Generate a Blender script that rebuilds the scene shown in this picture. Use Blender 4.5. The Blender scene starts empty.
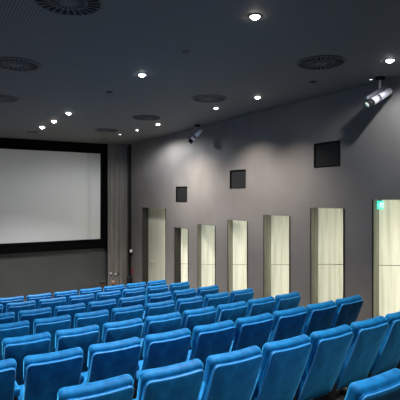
import bpy, bmesh, math, random
from mathutils import Vector, Matrix
random.seed(4)
S = bpy.context.scene
C = S.collection
PI = math.pi
S.view_settings.view_transform = 'Standard'
S.view_settings.look = 'None'
S.view_settings.gamma = 1.0
S.view_settings.use_curve_mapping = False
S.view_settings.exposure = 0.0

# ---------------------------------------------------------------- camera
F, TH, HOR = 463.9, .5392, 197.0
CAMZ = 2.915
CEIL = CAMZ + 1.79
XW = 6.10            # right wall face
YS = 15.10           # screen plane
XL, YB = -3.0, -2.5  # left wall, back wall
cam = bpy.data.objects.new('camera', bpy.data.cameras.new('camera'))
C.objects.link(cam)
cam.data.sensor_width = 36
cam.data.lens = F/400*36
cam.data.shift_y = -(200-HOR)/400
cam.location = (0, 0, CAMZ)
cam.rotation_euler = (PI/2, 0, -TH)
cam.data.clip_start = .05
S.camera = cam

# ---------------------------------------------------------------- materials
def mat(name, col, rough=.6, metal=0, **kw):
    m = bpy.data.materials.new(name); m.use_nodes = True
    b = m.node_tree.nodes['Principled BSDF']
    b.inputs['Base Color'].default_value = (*col, 1)
    b.inputs['Roughness'].default_value = rough
    b.inputs['Metallic'].default_value = metal
    for k, v in kw.items():
        b.inputs[k.replace('_', ' ')].default_value = v
    return m
def nodes(m):
    return m.node_tree.nodes, m.node_tree.links, m.node_tree.nodes['Principled BSDF']
def noise_col(m, c1, c2, scale=(1, 1, 1), ns=5, detail=4, lo=.35, hi=.65, bump=0, bdist=.01):
    n, l, b = nodes(m)
    tc = n.new('ShaderNodeTexCoord'); mp = n.new('ShaderNodeMapping'); mp.inputs['Scale'].default_value = scale
    nz = n.new('ShaderNodeTexNoise'); nz.inputs['Scale'].default_value = ns; nz.inputs['Detail'].default_value = detail
    cr = n.new('ShaderNodeValToRGB')
    cr.color_ramp.elements[0].position = lo; cr.color_ramp.elements[0].color = (*c1, 1)
    cr.color_ramp.elements[1].position = hi; cr.color_ramp.elements[1].color = (*c2, 1)
    l.new(tc.outputs['Object'], mp.inputs['Vector']); l.new(mp.outputs[0], nz.inputs['Vector'])
    l.new(nz.outputs['Fac'], cr.inputs['Fac']); l.new(cr.outputs[0], b.inputs['Base Color'])
    if bump:
        bp = n.new('ShaderNodeBump'); bp.inputs['Strength'].default_value = bump; bp.inputs['Distance'].default_value = bdist
        l.new(nz.outputs['Fac'], bp.inputs['Height']); l.new(bp.outputs[0], b.inputs['Normal'])
    return m
def emis(m, col, st):
    n, l, b = nodes(m)
    b.inputs['Emission Color'].default_value = (*col, 1); b.inputs['Emission Strength'].default_value = st
    return m

M = {}
M['velvet'] = noise_col(mat('blue_velvet', (.004, .13, .42), .55, Specular_IOR_Level=.12, Sheen_Weight=.9, Sheen_Roughness=.3, Sheen_Tint=(.06, .55, 1, 1)),
                        (.003, .085, .245), (.006, .19, .46), (1, 1, .6), 11, 5, .3, .72, .15, .004)
def add_sheen(m, col, r):
    n, l, b = nodes(m)
    sh = n.new('ShaderNodeBsdfSheen'); sh.inputs['Color'].default_value = (*col, 1); sh.inputs['Roughness'].default_value = r
    ad = n.new('ShaderNodeAddShader'); out = n['Material Output']
    l.new(b.outputs[0], ad.inputs[0]); l.new(sh.outputs[0], ad.inputs[1]); l.new(ad.outputs[0], out.inputs['Surface'])
add_sheen(M['velvet'], (.08, .55, 1), .35)
M['piping'] = mat('blue_piping', (.03, .25, .60), .45, Sheen_Weight=.8, Sheen_Roughness=.3, Sheen_Tint=(.4, .75, 1, 1))
M['dark_metal'] = mat('dark_metal', (.012, .012, .013), .45)
M['plate'] = mat('white_plate', (.7, .7, .68), .4)
M['black'] = mat('matt_black', (.004, .004, .005), .8)
M['masking'] = mat('black_masking_cloth', (.002, .002, .002), .95, Specular_IOR_Level=.1)
M['wall'] = noise_col(mat('grey_wall', (.22, .205, .2), .75, Specular_IOR_Level=.25), (.250, .228, .212), (.285, .262, .244), (1, 1, 1), 1.5, 5)
M['front_wall'] = noise_col(mat('front_wall_paint', (.12, .12, .117), .85, Specular_IOR_Level=.2), (.078, .078, .075), (.09, .09, .087), (1, 1, 1), 1.2, 4)
M['side'] = mat('dark_side_wall', (.10, .098, .096), .85)
M['floor'] = noise_col(mat('carpet', (.06, .05, .04), .95), (.05, .042, .036), (.13, .11, .09), (1, 1, 1), 40, 6, .4, .7, .4, .01)
M['screen'] = mat('screen_cloth', (.80, .785, .765), .9, Specular_IOR_Level=.1)
M['curtain'] = noise_col(mat('curtain_cloth', (.17, .155, .14), .9, Sheen_Weight=.2), (.21, .19, .168), (.27, .246, .22), (2, 2, .3), 3, 3)
M['frame'] = mat('black_frame', (.008, .008, .008), .5)
M['soffit'] = mat('niche_soffit', (.6, .6, .5), .7)
M['vent'] = mat('vent_metal', (.085, .087, .092), .5)
M['lamp_off'] = mat('unlit_lamp', (.004, .004, .005), .4)
M['trim'] = mat('lamp_trim', (.10, .10, .105), .4)
M['silver'] = mat('silver_metal', (.85, .84, .90), .4, .2)
M['gunmetal'] = mat('grey_metal', (.22, .22, .25), .45, .5)
M['lens'] = mat('lens_glass', (.6, .72, .6), .12, 0, Coat_Weight=.6)
M['handle'] = mat('steel_handle', (.75, .75, .72), .3, .7)
M['brown'] = mat('brown_wood', (.055, .026, .014), .5)
M['tan'] = mat('tan_leather', (.10, .055, .035), .5)
M['white'] = mat('white_plastic', (.88, .88, .86), .4)
M['palegrey'] = mat('pale_grey_plastic', (.17, .165, .16), .4)
M['tube'] = emis(mat('fluorescent_tube', (1, 1, 1), .4), (1, .98, .80), 25)
M['red'] = mat('red_sign', (.42, .11, .11), .5)
M['green'] = emis(mat('exit_green', (0, .35, .2), .4), (.06, .78, .60), 1.0)
M['signwhite'] = emis(mat('exit_white', (.7, .9, .85), .4), (.7, 1, .95), 1.1)
M['glow_warm'] = emis(mat('lamp_glow_warm', (1, 1, 1), .3), (1, .90, .76), 22)
M['glow_cool'] = emis(mat('lamp_glow_cool', (1, 1, 1), .3), (.92, .97, 1), 22)
M['glow_dim'] = emis(mat('lamp_glow_dim', (1, 1, 1), .3), (.95, .97, 1), 1.2)

def ceil_mat():
    m = mat('perforated_ceiling', (.085, .088, .097), .7, Specular_IOR_Level=.3)
    n, l, b = nodes(m)
    tc = n.new('ShaderNodeTexCoord'); sp = n.new('ShaderNodeSeparateXYZ'); l.new(tc.outputs['Object'], sp.inputs[0])
    def M_(op, a, bb=None, c=None):
        x = n.new('ShaderNodeMath'); x.operation = op
        for i, v in enumerate((a, bb, c)):
            if v is None: continue
            if isinstance(v, (int, float)): x.inputs[i].default_value = v
            else: l.new(v, x.inputs[i])
        return x.outputs[0]
    P = .031
    fx = M_('SUBTRACT', M_('FRACT', M_('DIVIDE', sp.outputs[0], P)), .5)
    fy = M_('SUBTRACT', M_('FRACT', M_('DIVIDE', sp.outputs[1], P)), .5)
    r = M_('SQRT', M_('ADD', M_('MULTIPLY', fx, fx), M_('MULTIPLY', fy, fy)))
    hole = M_('LESS_THAN', r, .30)
    mx = n.new('ShaderNodeMix'); mx.data_type = 'RGBA'
    l.new(hole, mx.inputs[0]); mx.inputs[6].default_value = (.225, .212, .197, 1); mx.inputs[7].default_value = (.06, .06, .06, 1)
    l.new(mx.outputs[2], b.inputs['Base Color'])
    return m
M['ceiling'] = ceil_mat()

def panel_mat(name, c1, c2, c3):
    m = mat(name, c2, .55, Specular_IOR_Level=.3)
    n, l, b = nodes(m)
    tc = n.new('ShaderNodeTexCoord'); mp = n.new('ShaderNodeMapping'); mp.inputs['Scale'].default_value = (9, 9, .5)
    nz = n.new('ShaderNodeTexNoise'); nz.inputs['Scale'].default_value = 1.6; nz.inputs['Detail'].default_value = 6
    cr = n.new('ShaderNodeValToRGB'); e = cr.color_ramp.elements
    e[0].position = .3; e[0].color = (*c1, 1); e[1].position = .7; e[1].color = (*c3, 1)
    x = e.new(.5); x.color = (*c2, 1)
    l.new(tc.outputs['Object'], mp.inputs[0]); l.new(mp.outputs[0], nz.inputs['Vector']); l.new(nz.outputs['Fac'], cr.inputs[0])
    l.new(cr.outputs[0], b.inputs['Base Color'])
    return m
M['panel'] = panel_mat('pale_veined_panel', (.66, .66, .54), (.82, .82, .71), (.90, .90, .81))
M['panel_door'] = panel_mat('pale_door_veneer', (.62, .60, .47), (.74, .72, .57), (.80, .78, .64))
M['reveal'] = noise_col(mat('olive_reveal', (.2, .2, .15), .7), (.16, .16, .12), (.26, .26, .2), (5, 5, .5), 2, 4)
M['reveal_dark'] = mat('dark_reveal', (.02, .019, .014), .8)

# ---------------------------------------------------------------- geometry helpers
def obj(name, bm, m, parent=None, smooth=False, kind=None, mods=None):
    me = bpy.data.meshes.new(name)
    bmesh.ops.recalc_face_normals(bm, faces=bm.faces[:])
    bm.to_mesh(me); bm.free()
    if smooth:
        for p in me.polygons: p.use_smooth = True
    me.materials.append(m)
    o = bpy.data.objects.new(name, me); C.objects.link(o)
    if parent is not None: o.parent = parent
    if kind: o['kind'] = kind
    return o
def tag(o, label, cat, group=None):
    o['label'] = label; o['category'] = cat
    if group: o['group'] = group
    return o
def thing(name, label, cat, loc=(0, 0, 0), rotz=0, group=None):
    o = bpy.data.objects.new(name, None); C.objects.link(o)
    o.location = loc; o.rotation_euler = (0, 0, rotz); o.empty_display_size = .1
    return tag(o, label, cat, group)
def box(bm, x0, x1, y0, y1, z0, z1, mx=None):
    vs = [bm.verts.new((x, y, z)) for x in (x0, x1) for y in (y0, y1) for z in (z0, z1)]
    if mx is not None:
        for v in vs: v.co = mx @ v.co
    for f in ((0, 1, 3, 2), (4, 6, 7, 5), (0, 4, 5, 1), (2, 3, 7, 6), (0, 2, 6, 4), (1, 5, 7, 3)):
        bm.faces.new([vs[i] for i in f])
    return vs
def bbox(*a, bev=0, seg=2, mx=None):
    bm = bmesh.new(); box(bm, *a, mx=mx)
    if bev: bmesh.ops.bevel(bm, geom=bm.edges[:], offset=bev, segments=seg, affect='EDGES', profile=.6)
    return bm
def lathe(bm, prof, n=24, mx=None):
    """prof: (r, z) pairs; caps where r==0"""
    rings = []
    for r, z in prof:
        if r < 1e-6: rings.append([bm.verts.new((0, 0, z))])
        else: rings.append([bm.verts.new((r*math.cos(2*PI*i/n), r*math.sin(2*PI*i/n), z)) for i in range(n)])
    for a, b in zip(rings, rings[1:]):
        for i in range(n):
            j = (i+1) % n
            q = [a[i % len(a)], a[j % len(a)], b[j % len(b)], b[i % len(b)]]
            u = []
            for v in q:
                if v not in u: u.append(v)
            if len(u) > 2: bm.faces.new(u)
    if mx is not None:
        for rr in rings:
            for v in rr: v.co = mx @ v.co
def tube(bm, pts, r, n=8, closed=False):
    pts = [Vector(p) for p in pts]; rings = []
    N = len(pts)
    for i, p in enumerate(pts):
        a = pts[(i-1) % N] if (i > 0 or closed) else p
        b = pts[(i+1) % N] if (i < N-1 or closed) else p
        t = (b-a).normalized()
        up = Vector((0, 0, 1)) if abs(t.z) < .9 else Vector((0, 1, 0))
        s = t.cross(up).normalized(); u = s.cross(t)
        rings.append([bm.verts.new(p + r*(math.cos(2*PI*k/n)*s + math.sin(2*PI*k/n)*u)) for k in range(n)])
    rng = range(N) if closed else range(N-1)
    for i in rng:
        A, B = rings[i], rings[(i+1) % N]
        # keep rings aligned
        off = min(range(n), key=lambda o: (A[0].co-B[o].co).length)
        for k in range(n):
            bm.faces.new((A[k], A[(k+1) % n], B[(k+1+off) % n], B[(k+off) % n]))
    if not closed:
        bm.faces.new(rings[0]); bm.faces.new(rings[-1])
def outline(wb, wt, v0, v1, rb, rt, n=6, dip=0):
    """rounded trapezoid in (u, v), counter-clockwise, with subdivided straight edges"""
    cs = [(-wb/2, v0, rb), (wb/2, v0, rb), (wt/2, v1, rt), (-wt/2, v1, rt)]
    st = [PI, 1.5*PI, 0, .5*PI]
    cen = [(cs[0][0]+rb, v0+rb), (cs[1][0]-rb, v0+rb), (cs[2][0]-rt, v1-rt), (cs[3][0]+rt, v1-rt)]
    pts = []
    for i in range(4):
        r = cs[i][2]; arc = [(cen[i][0]+r*math.cos(st[i]+.5*PI*k/n), cen[i][1]+r*math.sin(st[i]+.5*PI*k/n)) for k in range(n+1)]
        if pts:
            a = pts[-1]; b = arc[0]
            pts += [(a[0]+(b[0]-a[0])*k/6, a[1]+(b[1]-a[1])*k/6) for k in range(1, 6)]
        pts += arc
    a = pts[-1]; b = pts[0]
    pts += [(a[0]+(b[0]-a[0])*k/6, a[1]+(b[1]-a[1])*k/6) for k in range(1, 6)]
    if dip:
        out = []
        for u, v in pts:
            if v > v1-rt: v -= dip*(1-min(1, abs(u)/(wt/2))**2)
            out.append((u, v))
        pts = out
    return pts
def slab(bm, pts, w0, w1, er, bulge0, bulge1, fn):
    """cushion: outline pts, between w0 (rear) and w1 (front), rounded edge er, bulged faces; fn(u,v,w)->co"""
    cu = sum(p[0] for p in pts)/len(pts); cv = sum(p[1] for p in pts)/len(pts)
    N = len(pts); nrm = []
    for i in range(N):
        a = pts[i-1]; b = pts[(i+1) % N]; dx, dy = b[0]-a[0], b[1]-a[1]; L = math.hypot(dx, dy) or 1
        nrm.append((dy/L, -dx/L))
    rings = []
    def ring(inset, w): rings.append([(pts[i][0]-nrm[i][0]*inset, pts[i][1]-nrm[i][1]*inset, w) for i in range(N)])
    def inner(base, s, w): rings.append([(cu+(x-cu)*s, cv+(y-cv)*s, w) for x, y, _ in base])
    base = [(pts[i][0]-nrm[i][0]*er, pts[i][1]-nrm[i][1]*er, 0) for i in range(N)]
    for s in (.25, .5, .72, .88): inner(base, s, w0-bulge0*(1-s**3))
    k = 5
    for i in range(k+1):
        a = .5*PI*i/k; ring(er*(1-math.sin(a)), w0+er*(1-math.cos(a)))
    for i in range(k+1):
        a = .5*PI*(1-i/k); ring(er*(1-math.sin(a)), w1-er*(1-math.cos(a)))
    for s in (.88, .72, .5, .25): inner(base, s, w1+bulge1*(1-s**3))
    vr = [[bm.verts.new(fn(*p)) for p in r] for r in rings]
    for A, B in zip(vr, vr[1:]):
        for i in range(N):
            j = (i+1) % N; bm.faces.new((A[i], A[j], B[j], B[i]))
    bm.faces.new(vr[0]); bm.faces.new(vr[-1])

# ---------------------------------------------------------------- pixel ray helpers (for measuring only)
def wall_Y(px, X=XW):
    return X/math.tan(TH+math.atan((px-200)/F))
def ceil_pt(px, py):
    d = 1.79*F/(HOR-py); l = (px-200)/F*d
    return d*math.sin(TH)+l*math.cos(TH), d*math.cos(TH)-l*math.sin(TH)
def at(px, py, d):
    l = (px-200)/F*d
    return Vector((d*math.sin(TH)+l*math.cos(TH), d*math.cos(TH)-l*math.sin(TH), CAMZ+(HOR-py)/F*d))

# ---------------------------------------------------------------- rows and floor
Q, STEP, PITCH, XE = 1.136, .1327, .54, 4.993
rowY = dict(zip(range(1, 8), (9.667, 8.547, 7.390, 6.285, 5.123, 3.957, 2.853)))
rowT = {i: CAMZ+z for i, z in zip(range(1, 8), (-1.949, -1.822, -1.708, -1.584, -1.444, -1.283, -1.153))}
rowY[8] = 1.87; rowT[8] = CAMZ-1.10
def row_pt(i, x):     # the rows are slightly curved round the screen
    u = x-3
    return rowY[i]+.058*u+.0107*u*u, math.atan(.058+.0214*u)
SEAT_H = .93
rowF = {i: rowT[i]-SEAT_H-.024 for i in rowT}
def floor_z(y):
    z = rowF[1]-2*STEP
    if y < 12.0: z = rowF[1]-STEP
    for i in range(1, 8):
        if y < rowY[i]+.88: z = rowF[i]
    return z
bm = bmesh.new()
edges = [YS+.3, 12.0]+[rowY[i]+.88 for i in range(1, 8)]+[YB-.2]
for a, b in zip(edges, edges[1:]):
    z = floor_z((a+b)/2)
    box(bm, XL-.2, XW+.9, b, a, -1.0, z)
obj('floor', bm, M['floor'], kind='structure')

obj('ceiling', bbox(XL-.2, XW+.9, YB-.2, YS+.4, CEIL, CEIL+.1), M['ceiling'], kind='structure')
obj('wall_left', bbox(XL-.2, XL, YB-.2, YS+.3, -1, CEIL), M['side'], kind='structure')
obj('wall_back', bbox(XL, XW, YB-.2, YB, -1, CEIL), M['side'], kind='structure')
obj('wall_front', bbox(XL, XW+.3, YS+.12, YS+.3, -1, CEIL), M['front_wall'], kind='structure')

# openings in the right wall: (px left, px right, z top rel. camera, reveal depth)
doors = [(142.5, 165.7, -.335, .20), (174.6, 188.3, -.85, .20), (198, 215.3, -.70, .10), (228, 247.5, -.53, .13),
         (264, 289.8, -.37, .18), (311, 344, -.195, .17), (373, 409, -.04, .13)]
speakers = [(176, 187, .275, -.135), (230, 245.5, .60, .20), (314.3, 340, .958, .535)]   # z top / z bottom relative to camera
holes = []
for a, b, zt, D in doors:
    y1, y0 = wall_Y(a), wall_Y(b)
    holes.append((y0, y1, floor_z(y0) if floor_z(y0) < floor_z(y1) else floor_z(y1), CAMZ+zt))
sph = []
for (a, b, zt, zb) in speakers:
    h = (wall_Y(b), wall_Y(a)); d = ((h[0]+h[1])/2*math.cos(TH)+XW*math.sin(TH))
    sph.append((h[0], h[1], CAMZ+zb, CAMZ+zt))
bm = bmesh.new()
ys = sorted({YB, YS+.12}|{v for h in holes+sph for v in h[:2]})
for a, b in zip(ys, ys[1:]):
    mid = (a+b)/2; cuts = sorted((h[2], h[3]) for h in holes+sph if h[0] < mid < h[1])
    z = -1.0
    for lo, hi in cuts:
        if lo > z: box(bm, XW, XW+.08, a, b, z, lo)
        z = hi
    box(bm, XW, XW+.08, a, b, z, CEIL)
obj('wall_right', bm, M['wall'], kind='structure')

# ---------------------------------------------------------------- niches with pale panels
niche_label = ['', 'narrow tall wall niche beside the plain door, with a dark far side',
               'pale panelled wall niche between the narrow dark niche and the fourth opening',
               'pale panelled wall niche in the middle of the wall, below the second wall speaker',
               'pale panelled wall niche with an olive side, second before the exit sign niche',
               'wide pale panelled wall niche next to the exit sign niche',
               'wide pale panelled wall niche with the green exit sign at its top']
def niche(i):
    y0, y1, zb, zt = holes[i]; D = doors[i][3]
    if i == 0:
        root = bpy.data.objects.new('door_1', None); C.objects.link(root); root['kind'] = 'structure'
        root['label'] = 'tall pale wooden door set deep in the wall beside the curtain'; root['category'] = 'door'
    else:
        root = thing('wall_niche', niche_label[i], 'wall niche', group='tall lit niches along the side wall')
    root.location = (XW, y0, zb)
    W, H = y1-y0, zt-zb
    rev = M['reveal_dark'] if i < 2 else M['reveal']  # darker reveal colour for the door and the narrow niche
    DD = .62
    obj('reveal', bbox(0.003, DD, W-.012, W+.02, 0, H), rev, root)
    obj('jamb', bbox(.003, DD, -.02, .012, 0, H), M['frame'], root)
    obj('soffit', bbox(0.082, DD, 0, W, H, H+.03), M['soffit'], root)
    obj('backing', bbox(DD, DD+.03, 0, W, 0, H), M['frame'], root)
    bm = bmesh.new()
    fw = .022
    box(bm, -.006, .03, W-.004, W+fw-.008, 0, H+.0)
    box(bm, -.006, .03, -fw+.008, .014, 0, H+.0)
    obj('frame', bm, M['frame'], root)
    ls = obj('light_strip', bbox(.10, .14, .014, .030, .05, H-.05), M['tube'], root)
    if i == 0:
        leaf = obj('door_leaf', bbox(D, D+.05, .02, W-.014, .01, H-.01, bev=.004), M['panel_door'], root)
        h = bmesh.new()
        hz = (CAMZ-2.06)-zb
        hy = W-.30
        lathe(h, [(0, 0), (.035, 0), (.035, .012), (.014, .014), (.014, .05), (0, .05)], 16,
              Matrix.Translation((D, hy, hz)) @ Matrix.Rotation(-PI/2, 4, 'Y'))
        tube(h, [(D-.05, hy, hz), (D-.055, hy-.06, hz), (D-.055, hy-.13, hz)], .011)
        obj('door_handle', h, M['handle'], leaf, True)
        hl = obj('lock_plate', bbox(D-.008, D, hy-.04, hy+.04, hz-.19, hz-.09, bev=.004), M['handle'], leaf)
        return
    # panel running from the far reveal back into the depth, roughly square to the seats
    ax = Vector((math.cos(TH), -math.sin(TH), 0)); nx = Vector((math.sin(TH), math.cos(TH), 0))
    L = min((DD-D)/ax.x, (W-.02)/(-ax.y)) - .01
    mx = Matrix.Translation((D, W-.012, 0)) @ Matrix(((ax.x, nx.x, 0, 0), (ax.y, nx.y, 0, 0), (0, 0, 1, 0), (0, 0, 0, 1)))
    zj = H-1.05
    obj('upper_panel', bbox(0, L, 0, .02, zj+.006, H-.004, mx=mx), M['panel'], root)
    obj('lower_panel', bbox(0, L, 0, .02, 0.004, zj-.006, mx=mx), M['panel'], root)
for i in range(7): niche(i)

# ---------------------------------------------------------------- exit sign in the top of the last niche
t = thing('exit_sign', 'small green emergency exit sign with white running figure', 'exit sign', at(380.6, 209.3, 7.30), PI/2-TH+.0)
# local: x depth, y = picture-left, z up
SW, SH = .098, .135
t.rotation_euler = (0, 0, -TH)
obj('housing', bbox(-SW/2, SW/2, 0, .03, 0, SH, bev=.003), M['green'], t)
pm = bmesh.new()
def poly(pts, y=-.0015):
    f = pm.faces.new([pm.verts.new((x*SW, y, z*SH)) for x, z in pts])
    r = bmesh.ops.extrude_face_region(pm, geom=[f])
    for v in r['geom']:
        if isinstance(v, bmesh.types.BMVert): v.co.y += .003
poly([(.02+.07*math.cos(a*PI/4), .80+.055*math.sin(a*PI/4)) for a in range(8)])
poly([(-.08, .70), (.08, .73), (.10, .45), (-.06, .42)])
poly([(-.08, .70), (-.05, .62), (-.22, .50), (-.27, .55)])
poly([(.08, .72), (.22, .56), (.26, .60), (.14, .74)])
poly([(-.06, .44), (.02, .43), (-.16, .14), (-.25, .14)])
poly([(.0, .45), (.10, .46), (.24, .30), (.18, .14), (.11, .16), (.15, .29)])
poly([(.30, .88), (.44, .88), (.44, .12), (.30, .12)])
poly([(-.44, .45), (-.34, .57), (-.34, .33)])
obj('pictogram', pm, M['signwhite'], t)
obj('bracket', bbox(-.02, .02, .01, .02, SH, SH+.045), M['frame'], t)

# ---------------------------------------------------------------- wall speakers (recessed)
sp_lab = ['smallest dark square wall speaker above the narrow niches near the screen', 'dark square wall speaker above the middle niches, second from the screen',
          'large dark square wall speaker near the silver spotlight by the exit sign']
for (y0, y1, z0, z1), lab in zip(sph, sp_lab):
    t = thing('wall_speaker', lab, 'speaker', (XW, y0, z0), group='dark speakers set in the side wall')
    W, H = y1-y0, z1-z0
    bm = bmesh.new()
    box(bm, 0, .25, -.012, .0, -.01, H+.01); box(bm, 0, .25, W, W+.012, -.01, H+.01)
    box(bm, 0, .25, 0, W, -.012, 0); box(bm, 0, .25, 0, W, H, H+.012)
    obj('housing', bm, M['dark_metal'], t)
    obj('grille', bbox(.022, .22, .004, W-.004, .004, H-.004, bev=.006), M['black'], t)

# ---------------------------------------------------------------- screen, masking, curtain
SX0, SX1, SZ0, SZ1 = -1.75, 5.155, CAMZ-1.412, CAMZ+1.463
t = thing('cinema_screen', 'large pale grey projection screen in a black masking border', 'screen', (0, YS, SZ0))
bm = bmesh.new(); n = 140
def scr_y(x):    # slope and step added to the cloth, shaped to shade an upright band
    if x < 4.2: return .03
    if x < 4.70: return .03+.15*(x-4.2)
    if x < 4.80: return .105-.7*(x-4.70)
    return .035+.06*(x-4.80)
rows_ = [[bm.verts.new((SX0-.02+(SX1-SX0+.04)*i/n, scr_y(SX0+(SX1-SX0)*i/n), z)) for i in range(n+1)] for z in (-.02, SZ1-SZ0+.02)]
back_ = [[bm.verts.new((v.co.x, v.co.y+.01, v.co.z)) for v in r] for r in rows_]
for i in range(n):
    bm.faces.new((rows_[0][i], rows_[0][i+1], rows_[1][i+1], rows_[1][i]))
    bm.faces.new((back_[0][i], back_[1][i], back_[1][i+1], back_[0][i+1]))
obj('screen_cloth', bm, M['screen'], t, True)
bm = bmesh.new()
H = SZ1-SZ0; zt = CEIL-SZ0; zb = -.31
box(bm, SX0-.22, SX1+.215, -.03, .115, H, zt)
box(bm, SX0-.22, SX1+.215, -.03, .115, zb, 0)
box(bm, SX0-.22, SX0, -.03, .115, 0, H)
box(bm, SX1, SX1+.215, -.03, .115, 0, H)
obj('masking', bm, M['masking'], t)

bm = bmesh.new(); n = 120; x0, x1 = 5.345, 6.085; yc = 14.98
zf = floor_z(14.9)
fr = []; bk = []
for i in range(n+1):
    u = i/n; x = x0+(x1-x0)*u
    ph = u*2*PI*4.2+.9*math.sin(u*8)
    y = yc+.035*math.sin(ph)+.012*math.sin(2.3*ph+1)
    fr.append((x+.012*math.cos(ph), y))
cols = [[bm.verts.new((x, y+(.006 if z < 1 else 0), z)) for z in (zf+.01, 1.5, 3.0, CEIL-.01)] for x, y in fr]
colb = [[bm.verts.new((v.co.x, v.co.y+.012, v.co.z)) for v in c] for c in cols]
for A, B in ((cols, colb),):
    for i in range(n):
        for k in range(3):
            bm.faces.new((cols[i][k], cols[i+1][k], cols[i+1][k+1], cols[i][k+1]))
            bm.faces.new((colb[i][k], colb[i][k+1], colb[i+1][k+1], colb[i+1][k]))
tag(obj('curtain', bm, M['curtain'], None, True), 'grey-brown pleated floor-length curtain hanging beside the screen', 'curtain')
obj('trim_1', bbox(XW-.05, XW, 14.76, 14.86, zf, CEIL), M['frame'], kind='structure')

# ---------------------------------------------------------------- bits on the wall by the curtain
def on_wall(px, py):
    Y = wall_Y(px); d = Y*math.cos(TH)+XW*math.sin(TH)
    return Y, CAMZ+(HOR-py)/F*d
Y, z = on_wall(132.6, 251)
t = thing('wall_lamp', 'tiny white round lamp on the wall between curtain and door', 'wall lamp', (XW, Y, z))
bm = bmesh.new(); lathe(bm, [(0, 0), (.05, 0), (.05, .02), (.0, .02)], 20, Matrix.Rotation(-PI/2, 4, 'Y')); obj('mount', bm, M['gunmetal'], t, False)
bm = bmesh.new(); lathe(bm, [(0, .02), (.05, .02), (.065, .05), (.055, .085), (.03, .1), (0, .105)], 20, Matrix.Rotation(-PI/2, 4, 'Y')); obj('dome', bm, M['white'], t, True)
bm = bmesh.new(); box(bm, -.05, -.0, -.035, .035, -.13, -.07); obj('switch', bm, M['black'], t)
Y, z = on_wall(132.6, 272.5)
tag(obj('fire_sign', bbox(XW-.012, XW, Y-.12, Y+.12, z-.03, z+.15, bev=.003), M['red']), 'small dull red plate on the wall below the tiny round lamp', 'sign')
Y, z = on_wall(132.2, 292)
t = thing('fire_extinguisher', 'slim black cylinder standing against the wall under the red plate', 'fire extinguisher', (XW-.10, Y, floor_z(Y)))
bm = bmesh.new(); lathe(bm, [(0, 0), (.075, 0), (.08, .02), (.08, .42), (.06, .48), (.028, .51), (.028, .53), (0, .53)], 20); obj('cylinder', bm, M['dark_metal'], t, True)
bm = bmesh.new(); box(bm, -.02, .02, -.07, .03, .53, .56); box(bm, -.015, .015, -.09, .02, .56, .575); obj('handle', bm, M['black'], t)
bm = bmesh.new(); tube(bm, [(0, -.03, .54), (-.03, -.1, .48), (-.04, -.1, .35), (-.04, -.095, .2)], .012); obj('hose', bm, M['black'], t, True)

# objects standing in front of the curtain: lamp stand and a low brown stand
D0 = 12.9
p = at(113.3, 283, D0); zf2 = floor_z(p.y)
t = thing('lamp_stand', 'low stand with two small pale round lamp heads before the curtain', 'lamp stand', (p.x, p.y, zf2), -TH)
zt = p.z-zf2
bm = bmesh.new(); lathe(bm, [(0, 0), (.16, 0), (.16, .015), (.02, .03), (.016, zt+.06), (0, zt+.06)], 16); obj('pole', bm, M['gunmetal'], t, True)
bm = bmesh.new(); lathe(bm, [(0, zt-.10), (.05, zt-.10), (.06, zt-.03), (.06, zt+.05), (.02, zt+.08), (0, zt+.08)], 16); obj('bracket', bm, M['tan'], t, True)
for sx, dz in ((-.078, .255), (.085, .235)):
    bm = bmesh.new(); tube(bm, [(0, 0, zt+.05), (sx*.8, 0, zt+.14), (sx, 0, zt+dz)], .012); obj('arm', bm, M['gunmetal'], t, True)
    R = Matrix.Translation((sx, .03, zt+dz)) @ Matrix.Rotation(PI/2, 4, 'X') @ Matrix.Rotation(.25 if sx < 0 else -.3, 4, 'Y')
    bm = bmesh.new(); lathe(bm, [(0, -.1), (.04, -.1), (.052, -.02), (.054, .055), (.05, .06), (0, .05)], 18, R); h = obj('lamp_head', bm, M['black'], t, True)
    bm = bmesh.new(); lathe(bm, [(0, .075), (.03, .07), (.047, .058), (0, .056)], 18, R); obj('lens', bm, M['palegrey'], h, True)
p = at(102.8, 289, D0); zf2 = floor_z(p.y)
t = thing('small_stand', 'low dark brown box stand before the screen, beside the lamp stand', 'stand', (p.x, p.y, zf2), -TH)
zt = CAMZ+(HOR-281.5)/F*D0-zf2
obj('top', bbox(-.075, .075, -.075, .075, zt-.03, zt, bev=.006), M['black'], t)
obj('body', bbox(-.06, .06, -.06, .06, .05, zt-.03, bev=.008), M['brown'], t)
obj('base', bbox(-.10, .10, -.10, .10, 0, .05, bev=.008), M['black'], t)

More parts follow.
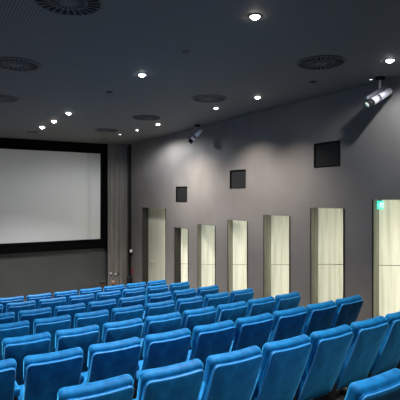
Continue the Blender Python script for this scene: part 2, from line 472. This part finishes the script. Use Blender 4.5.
# ---------------------------------------------------------------- seats
BY, BZ = .255, .25      # bottom of the back (y forward, z)
TILT = math.atan2(BY, SEAT_H-BZ); L_ = math.hypot(BY, SEAT_H-BZ)
ev = Vector((0, -math.sin(TILT), math.cos(TILT))); ew = Vector((0, math.cos(TILT), math.sin(TILT)))
O = Vector((0, BY+.0, BZ))
def bfn(u, v, w):
    # back curves gently forward towards its lower end
    c = .03*(1-v/L_)**2
    return Vector((u, 0, 0))+O+ev*v+ew*(w+c)
def seat_proto():
    t = bpy.data.objects.new('theater_chair', None); C.objects.link(t)
    bm = bmesh.new()
    slab(bm, outline(.452, .452, .02, L_-.05, .05, .045, dip=.006), 0.0, .062, .028, .0, .022, bfn)
    obj('backrest', bm, M['velvet'], t, True)
    bm = bmesh.new()
    o2 = outline(.450, .454, .0, L_-.030, .04, .036, dip=.014)
    slab(bm, o2, -.028, .02, .016, .010, 0, bfn)
    bp = obj('back_panel', bm, M['velvet'], t, True)
    bm = bmesh.new()
    slab(bm, outline(.462, .484, L_-.27, L_, .06, .045, dip=.014), 0.0, .094, .036, .0, .018, bfn)
    obj('head_cushion', bm, M['velvet'], t, True)
    bm = bmesh.new()
    tube(bm, [bfn(u*.985, v-.004 if v > .3 else v+.004, -.019) for u, v in o2], .0065, 6, True)
    obj('piping', bm, M['piping'], bp, True)
    bm = bmesh.new()
    slab(bm, outline(.43, .455, .20, .68, .06, .07), .36, .47, .035, 0, .02, lambda u, v, w: Vector((u, v, w+.06*(v-.2))))
    obj('seat', bm, M['velvet'], t, True)
    bm = bmesh.new()
    slab(bm, outline(.058, .058, .17, .60, .026, .026, 4), .585, .655, .022, 0, .006, lambda u, v, w: Vector((u-PITCH/2, v, w)))
    obj('armrest', bm, M['velvet'], t, True)
    bm = bmesh.new(); xx = -PITCH/2
    box(bm, xx-.018, xx+.018, .24, .50, .08, .60); box(bm, xx-.022, xx+.022, .14, .58, .0, .05); box(bm, xx-.015, xx+.015, .26, .42, .05, .08)
    box(bm, xx+.018, -.10, .27, .33, .30, .345)
    obj('leg', bm, M['dark_metal'], t)
    obj('number_plate', bbox(xx-.028, xx+.028, .132, .139, .012, .044), M['plate'], t)
    bm = bmesh.new(); box(bm, -.21, .21, .23, .34, .33, .37)
    obj('seat_frame', bm, M['dark_metal'], t)
    return t
proto = seat_proto()
used = [False]
def copy_part(ch, par, dx=0):
    c = ch.copy(); C.objects.link(c); c.parent = par
    c.location.x += dx
    for g in ch.children:
        d = g.copy(); C.objects.link(d); d.parent = c
    return c
def place(x, i, label, group, end=False):
    if not used[0]: r = proto; used[0] = True
    else:
        r = proto.copy(); C.objects.link(r)
        for ch in list(proto.children):
            if ch.location.x == 0: copy_part(ch, r)
    y, a = row_pt(i, x)
    r.location = (x, y, rowF[i]); r.rotation_euler = (0, 0, a); tag(r, label, 'cinema seat', group)
    if end:
        for ch in [c for c in r.children if c.name.split('.')[0] in ('armrest', 'leg')]:
            copy_part(ch, r, PITCH)
    return r
rown = {1: 'front', 2: 'second', 3: 'third', 4: 'fourth', 5: 'fifth', 6: 'sixth', 7: 'seventh'}
ordn = ['', 'second', 'third', 'fourth', 'fifth', 'sixth', 'seventh', 'eighth', 'ninth', 'tenth']
ranges = {1: (6, 0), 2: (7, 0), 3: (7, 0), 4: (7, 0), 5: (7, 0), 6: (8, 0), 7: (7, 1)}
for i in range(2, 8):
    hi, lo = ranges[i]
    for k in range(lo, hi+1):
        if i == 7:
            n = ['nearest the wall niches', 'second from the wall niches', 'third from the wall niches', 'fourth from the wall niches', 'third from its screen-side end', 'second from its screen-side end', 'furthest from the wall niches'][k-1]
            lab = 'blue velvet seat in the seventh row from the screen, %s' % n
        elif k == 0: lab = 'blue velvet cinema seat at the aisle end of the %s row from the screen' % rown[i]
        else: lab = 'blue velvet cinema seat in the %s row from the screen, %s from the aisle end' % (rown[i], ordn[k])
        place(XE-PITCH/2-k*PITCH, i, lab, 'blue cinema seats in the %s row' % rown[i], end=(k == lo))
for k in range(0, 7):
    lab = 'blue velvet cinema seat at the aisle end of the front row' if k == 0 else 'blue velvet cinema seat in the front row, %s from the aisle end' % ordn[k]
    place(XE-PITCH/2-k*PITCH, 1, lab, 'blue cinema seats in the front row', end=(k == 0))
place(XE-PITCH/2-5*PITCH+.40, 8, 'bright blue velvet seat nearest the camera, behind the seventh row by the corner', 'blue cinema seats in the nearest row')

# ---------------------------------------------------------------- ceiling fittings
def diffuser(px, py, lab):
    x, y = ceil_pt(px, py)
    t = thing('ceiling_vent', lab, 'ceiling vent', (x, y, CEIL), group='round ceiling vents')
    bm = bmesh.new(); lathe(bm, [(0, -.002), (.315, -.002), (.315, -.004), (0, -.004)], 40); obj('backing', bm, M['black'], t)
    bm = bmesh.new(); lathe(bm, [(.290, -.004), (.292, -.016), (.318, -.012), (.325, 0), (.320, .0), (.290, -.004)], 48); obj('rim', bm, M['vent'], t, True)
    bm = bmesh.new()
    lathe(bm, [(.158, -.004), (.158, -.014), (.176, -.014), (.176, -.004)], 40)
    for k in range(24):
        mx = Matrix.Rotation(2*PI*k/24, 4, 'Z')
        vs = [(.07, -.006), (.07, .006), (.292, .011), (.292, -.011)]
        a = [bm.verts.new(mx @ Vector((r, s, -.006))) for r, s in vs]; b = [bm.verts.new(mx @ Vector((r, s, -.015))) for r, s in vs]
        bm.faces.new(a); bm.faces.new(b)
        for q in range(4): bm.faces.new((a[q], a[(q+1) % 4], b[(q+1) % 4], b[q]))
    obj('louvre', bm, M['vent'], t)
    bm = bmesh.new(); lathe(bm, [(0, -.022), (.075, -.020), (.085, -.012), (.085, -.004), (0, -.004)], 32); obj('centre_plate', bm, M['vent'], t)
for a in [(68, 1, 'large round ceiling vent with radial slots, cut by the top edge'),
          (16, 64, 'round ceiling vent in the second place behind the large slotted one'),
          (0.5, 98, 'round ceiling vent cut by the side edge, far along the ceiling'),
          (321, 62.5, 'round slotted ceiling vent near the silver spotlight and wall'),
          (209, 98.5, 'round ceiling vent above the small far spotlight'),
          (147, 117.5, 'round ceiling vent beside the last bright lamp near the wall corner'),
          (107, 130, 'furthest round ceiling vent in front of the curtain')]:
    diffuser(*a)

SPOT = {}
def downlight(x, y, lab, kind='cool', r=.045, power=1.0, light=True, wide=None, group='recessed ceiling downlights'):
    t = thing('downlight', lab, 'downlight', (x, y, CEIL), group=group)
    bm = bmesh.new(); lathe(bm, [(r*.98, -.001), (r*1.0, -.008), (r*1.35, -.006), (r*1.42, 0), (r*.98, 0)], 24); obj('trim_ring', bm, M['lamp_off'] if kind == 'off' else M['trim'], t, True)
    g = {'warm': M['glow_warm'], 'cool': M['glow_cool'], 'dim': M['glow_dim'], 'off': M['lamp_off']}[kind]
    bm = bmesh.new(); lathe(bm, [(0, -.006), (r*.7, -.005), (r, -.002), (0, -.001)] if kind == 'off' else [(0, -r*.75), (r*.4, -r*.68), (r*.75, -r*.45), (r*.93, -.012), (r*.96, -.001), (0, -.001)], 24); obj('lens', bm, g, t)
    if kind in ('warm', 'cool') and light:
        ld = bpy.data.lights.new('downlight_beam', 'SPOT'); ld.energy = 420*power
        ld.spot_size = math.radians(wide or 108); ld.spot_blend = .35 if wide == 172 else 1.0 if wide else .85; ld.shadow_soft_size = .04
        ld.color = (1, .93, .86) if kind == 'warm' else (.90, .95, 1)
        lo = bpy.data.objects.new('downlight_beam', ld); C.objects.link(lo); lo.parent = t; lo.location = (0, 0, -.06)
for (px, py, kind, r, pw, lab) in [
    (255, 16, 'warm', .05, 1.5, 'brightest warm downlight, nearest the camera in the ceiling'),
    (142, 74.5, 'cool', .05, .95, 'lone white downlight in the middle of the ceiling'),
    (257.5, 97, 'warm', .05, .42, 'warm downlight near the wall above the middle speaker'),
    (158, 124, 'warm', .05, 1.2, 'white downlight close to the wall near the curtain corner'),
    (216, 108, 'warm', .042, .75, 'small white downlight next to the vent over the far spotlight'),
    (390, 60, 'cool', .05, .17, 'white downlight above the silver spotlight'),
    (68.5, 113, 'cool', .055, 1.3, 'nearest of the three downlights in line before the screen'),
    (54, 121, 'warm', .058, 1.5, 'middle of the three downlights in line before the screen'),
    (42, 127, 'cool', .06, 1.8, 'furthest of the three downlights in line before the screen'),
    (137, 130, 'cool', .03, .38, 'tiny white downlight near the curtain top'),
    (120, 134, 'dim', .04, 0, 'faint dim downlight beside the curtain top'),
    (371, 79, 'dim', .022, 0, 'tiny faint lamp right beside the silver spotlight mount')]:
    x, y = ceil_pt(px, py); downlight(x, y, lab, kind, r, pw, wide={390: 172, 257.5: 114, 216: 128, 158: 132, 137: 172}.get(px))
for (px, py, r, lab) in [(186, 52, .04, 'small dark unlit fitting in the ceiling beyond the brightest lamp'),
                         (109, 92, .045, 'small dark unlit fitting behind the lone ceiling lamp'),
                         (313, 82, .04, 'small dark unlit fitting below the slotted vent by the spotlight'),
                         (33, 132, .13, 'flat dark unlit fitting at the ceiling edge before the screen'),
                         (104, 139, .10, 'flat dark unlit fitting at the ceiling edge before the curtain')]:
    x, y = ceil_pt(px, py); downlight(x, y, lab, 'off', r, 0)
# the same rows of lamps go on outside the picture
for j, (x, y, kind) in enumerate([(.4, 3.7, 'cool'), (.4, 6.3, 'warm'), (.4, 9.9, 'cool'), (.4, 12.2, 'warm'), (-1.9, 3.7, 'warm'), (-1.9, 6.3, 'cool'),
                  (-1.9, 9.9, 'warm'), (-1.9, 12.2, 'cool'), (2.8, 1.0, 'cool'), (.4, 1.0, 'cool')]):
    downlight(x, y, 'ceiling downlight of the unseen rows on the far side of the hall', kind, .05, .75 if y < 2 else 1.1 if y < 4 else .5)

# ---------------------------------------------------------------- spotlights
def spotlight(lab, c, axis, mount, scale=1.0):
    t = thing('spotlight', lab, 'spotlight', mount, group='spotlights under the ceiling by the wall')
    c = c-mount; ax = axis.normalized()
    up = Vector((0, 0, 1)); s = ax.cross(up).normalized(); u = s.cross(ax)
    R = Matrix(((s.x, u.x, ax.x, c.x), (s.y, u.y, ax.y, c.y), (s.z, u.z, ax.z, c.z), (0, 0, 0, 1))) @ Matrix.Scale(scale, 4)
    # local +z = beam direction
    bm = bmesh.new(); lathe(bm, [(0, -.24), (.04, -.24), (.051, -.228), (.052, -.03), (.0, -.03)], 28, R); b = obj('body', bm, M['silver'], t, True)
    bm = bmesh.new(); lathe(bm, [(0, -.03), (.046, -.03), (.046, .0), (0, .0)], 28, R); obj('collar', bm, M['black'], t)
    bm = bmesh.new(); lathe(bm, [(0, .0), (.054, .0), (.054, .1), (0, .1)], 28, R); obj('front_ring', bm, M['silver'], t, True)
    bm = bmesh.new(); lathe(bm, [(.0, .1), (.05, .1), (.058, .12), (.058, .20), (.052, .20), (.048, .16), (0, .16)], 28, R); obj('snoot', bm, M['black'], t, True)
    bm = bmesh.new(); lathe(bm, [(0, .215), (.03, .21), (.050, .195), (0, .165)], 28, R); obj('lens', bm, M['lens'], t, True)
    bm = bmesh.new(); box(bm, -.03, .03, .066, .105, -.2, .17, R); box(bm, -.02, .02, .04, .07, -.16, -.12, R); box(bm, -.02, .02, .04, .07, .02, .06, R); obj('gear_box', bm, M['gunmetal'], t)
    piv = (R @ Vector((0, .095, -.10)))
    bm = bmesh.new(); tube(bm, [(0, 0, -.02), (piv.x*.5, piv.y*.5, piv.z*.5), piv], .02, 10); obj('bracket', bm, M['silver'], t, True)
    bm = bmesh.new(); lathe(bm, [(0, 0), (.075, 0), (.075, -.03), (.03, -.045), (0, -.045)], 24); obj('mount', bm, M['black'], t)
rt = Vector((math.cos(TH), -math.sin(TH), 0)); fw = Vector((math.sin(TH), math.cos(TH), 0)); uz = Vector((0, 0, 1))
m = at(380, 77.3, 6.94); m.z = CEIL
spotlight('silver spotlight hanging near the exit sign niche, the nearer of two', at(377.5, 98.5, 6.9), -rt*.40-uz*.25-fw*.12, m, 1.08)
m = at(197.5, 125, 11.55); m.z = CEIL
spotlight('smaller far spotlight hanging over the narrow niches, dark front end', at(195, 136.5, 11.5), -rt*.28-uz*.27+fw*.15, m, 1.0)

# ---------------------------------------------------------------- world
w = bpy.data.worlds.new('world'); S.world = w; w.use_nodes = True
w.node_tree.nodes['Background'].inputs[0].default_value = (.5, .55, .6, 1)
w.node_tree.nodes['Background'].inputs[1].default_value = .02
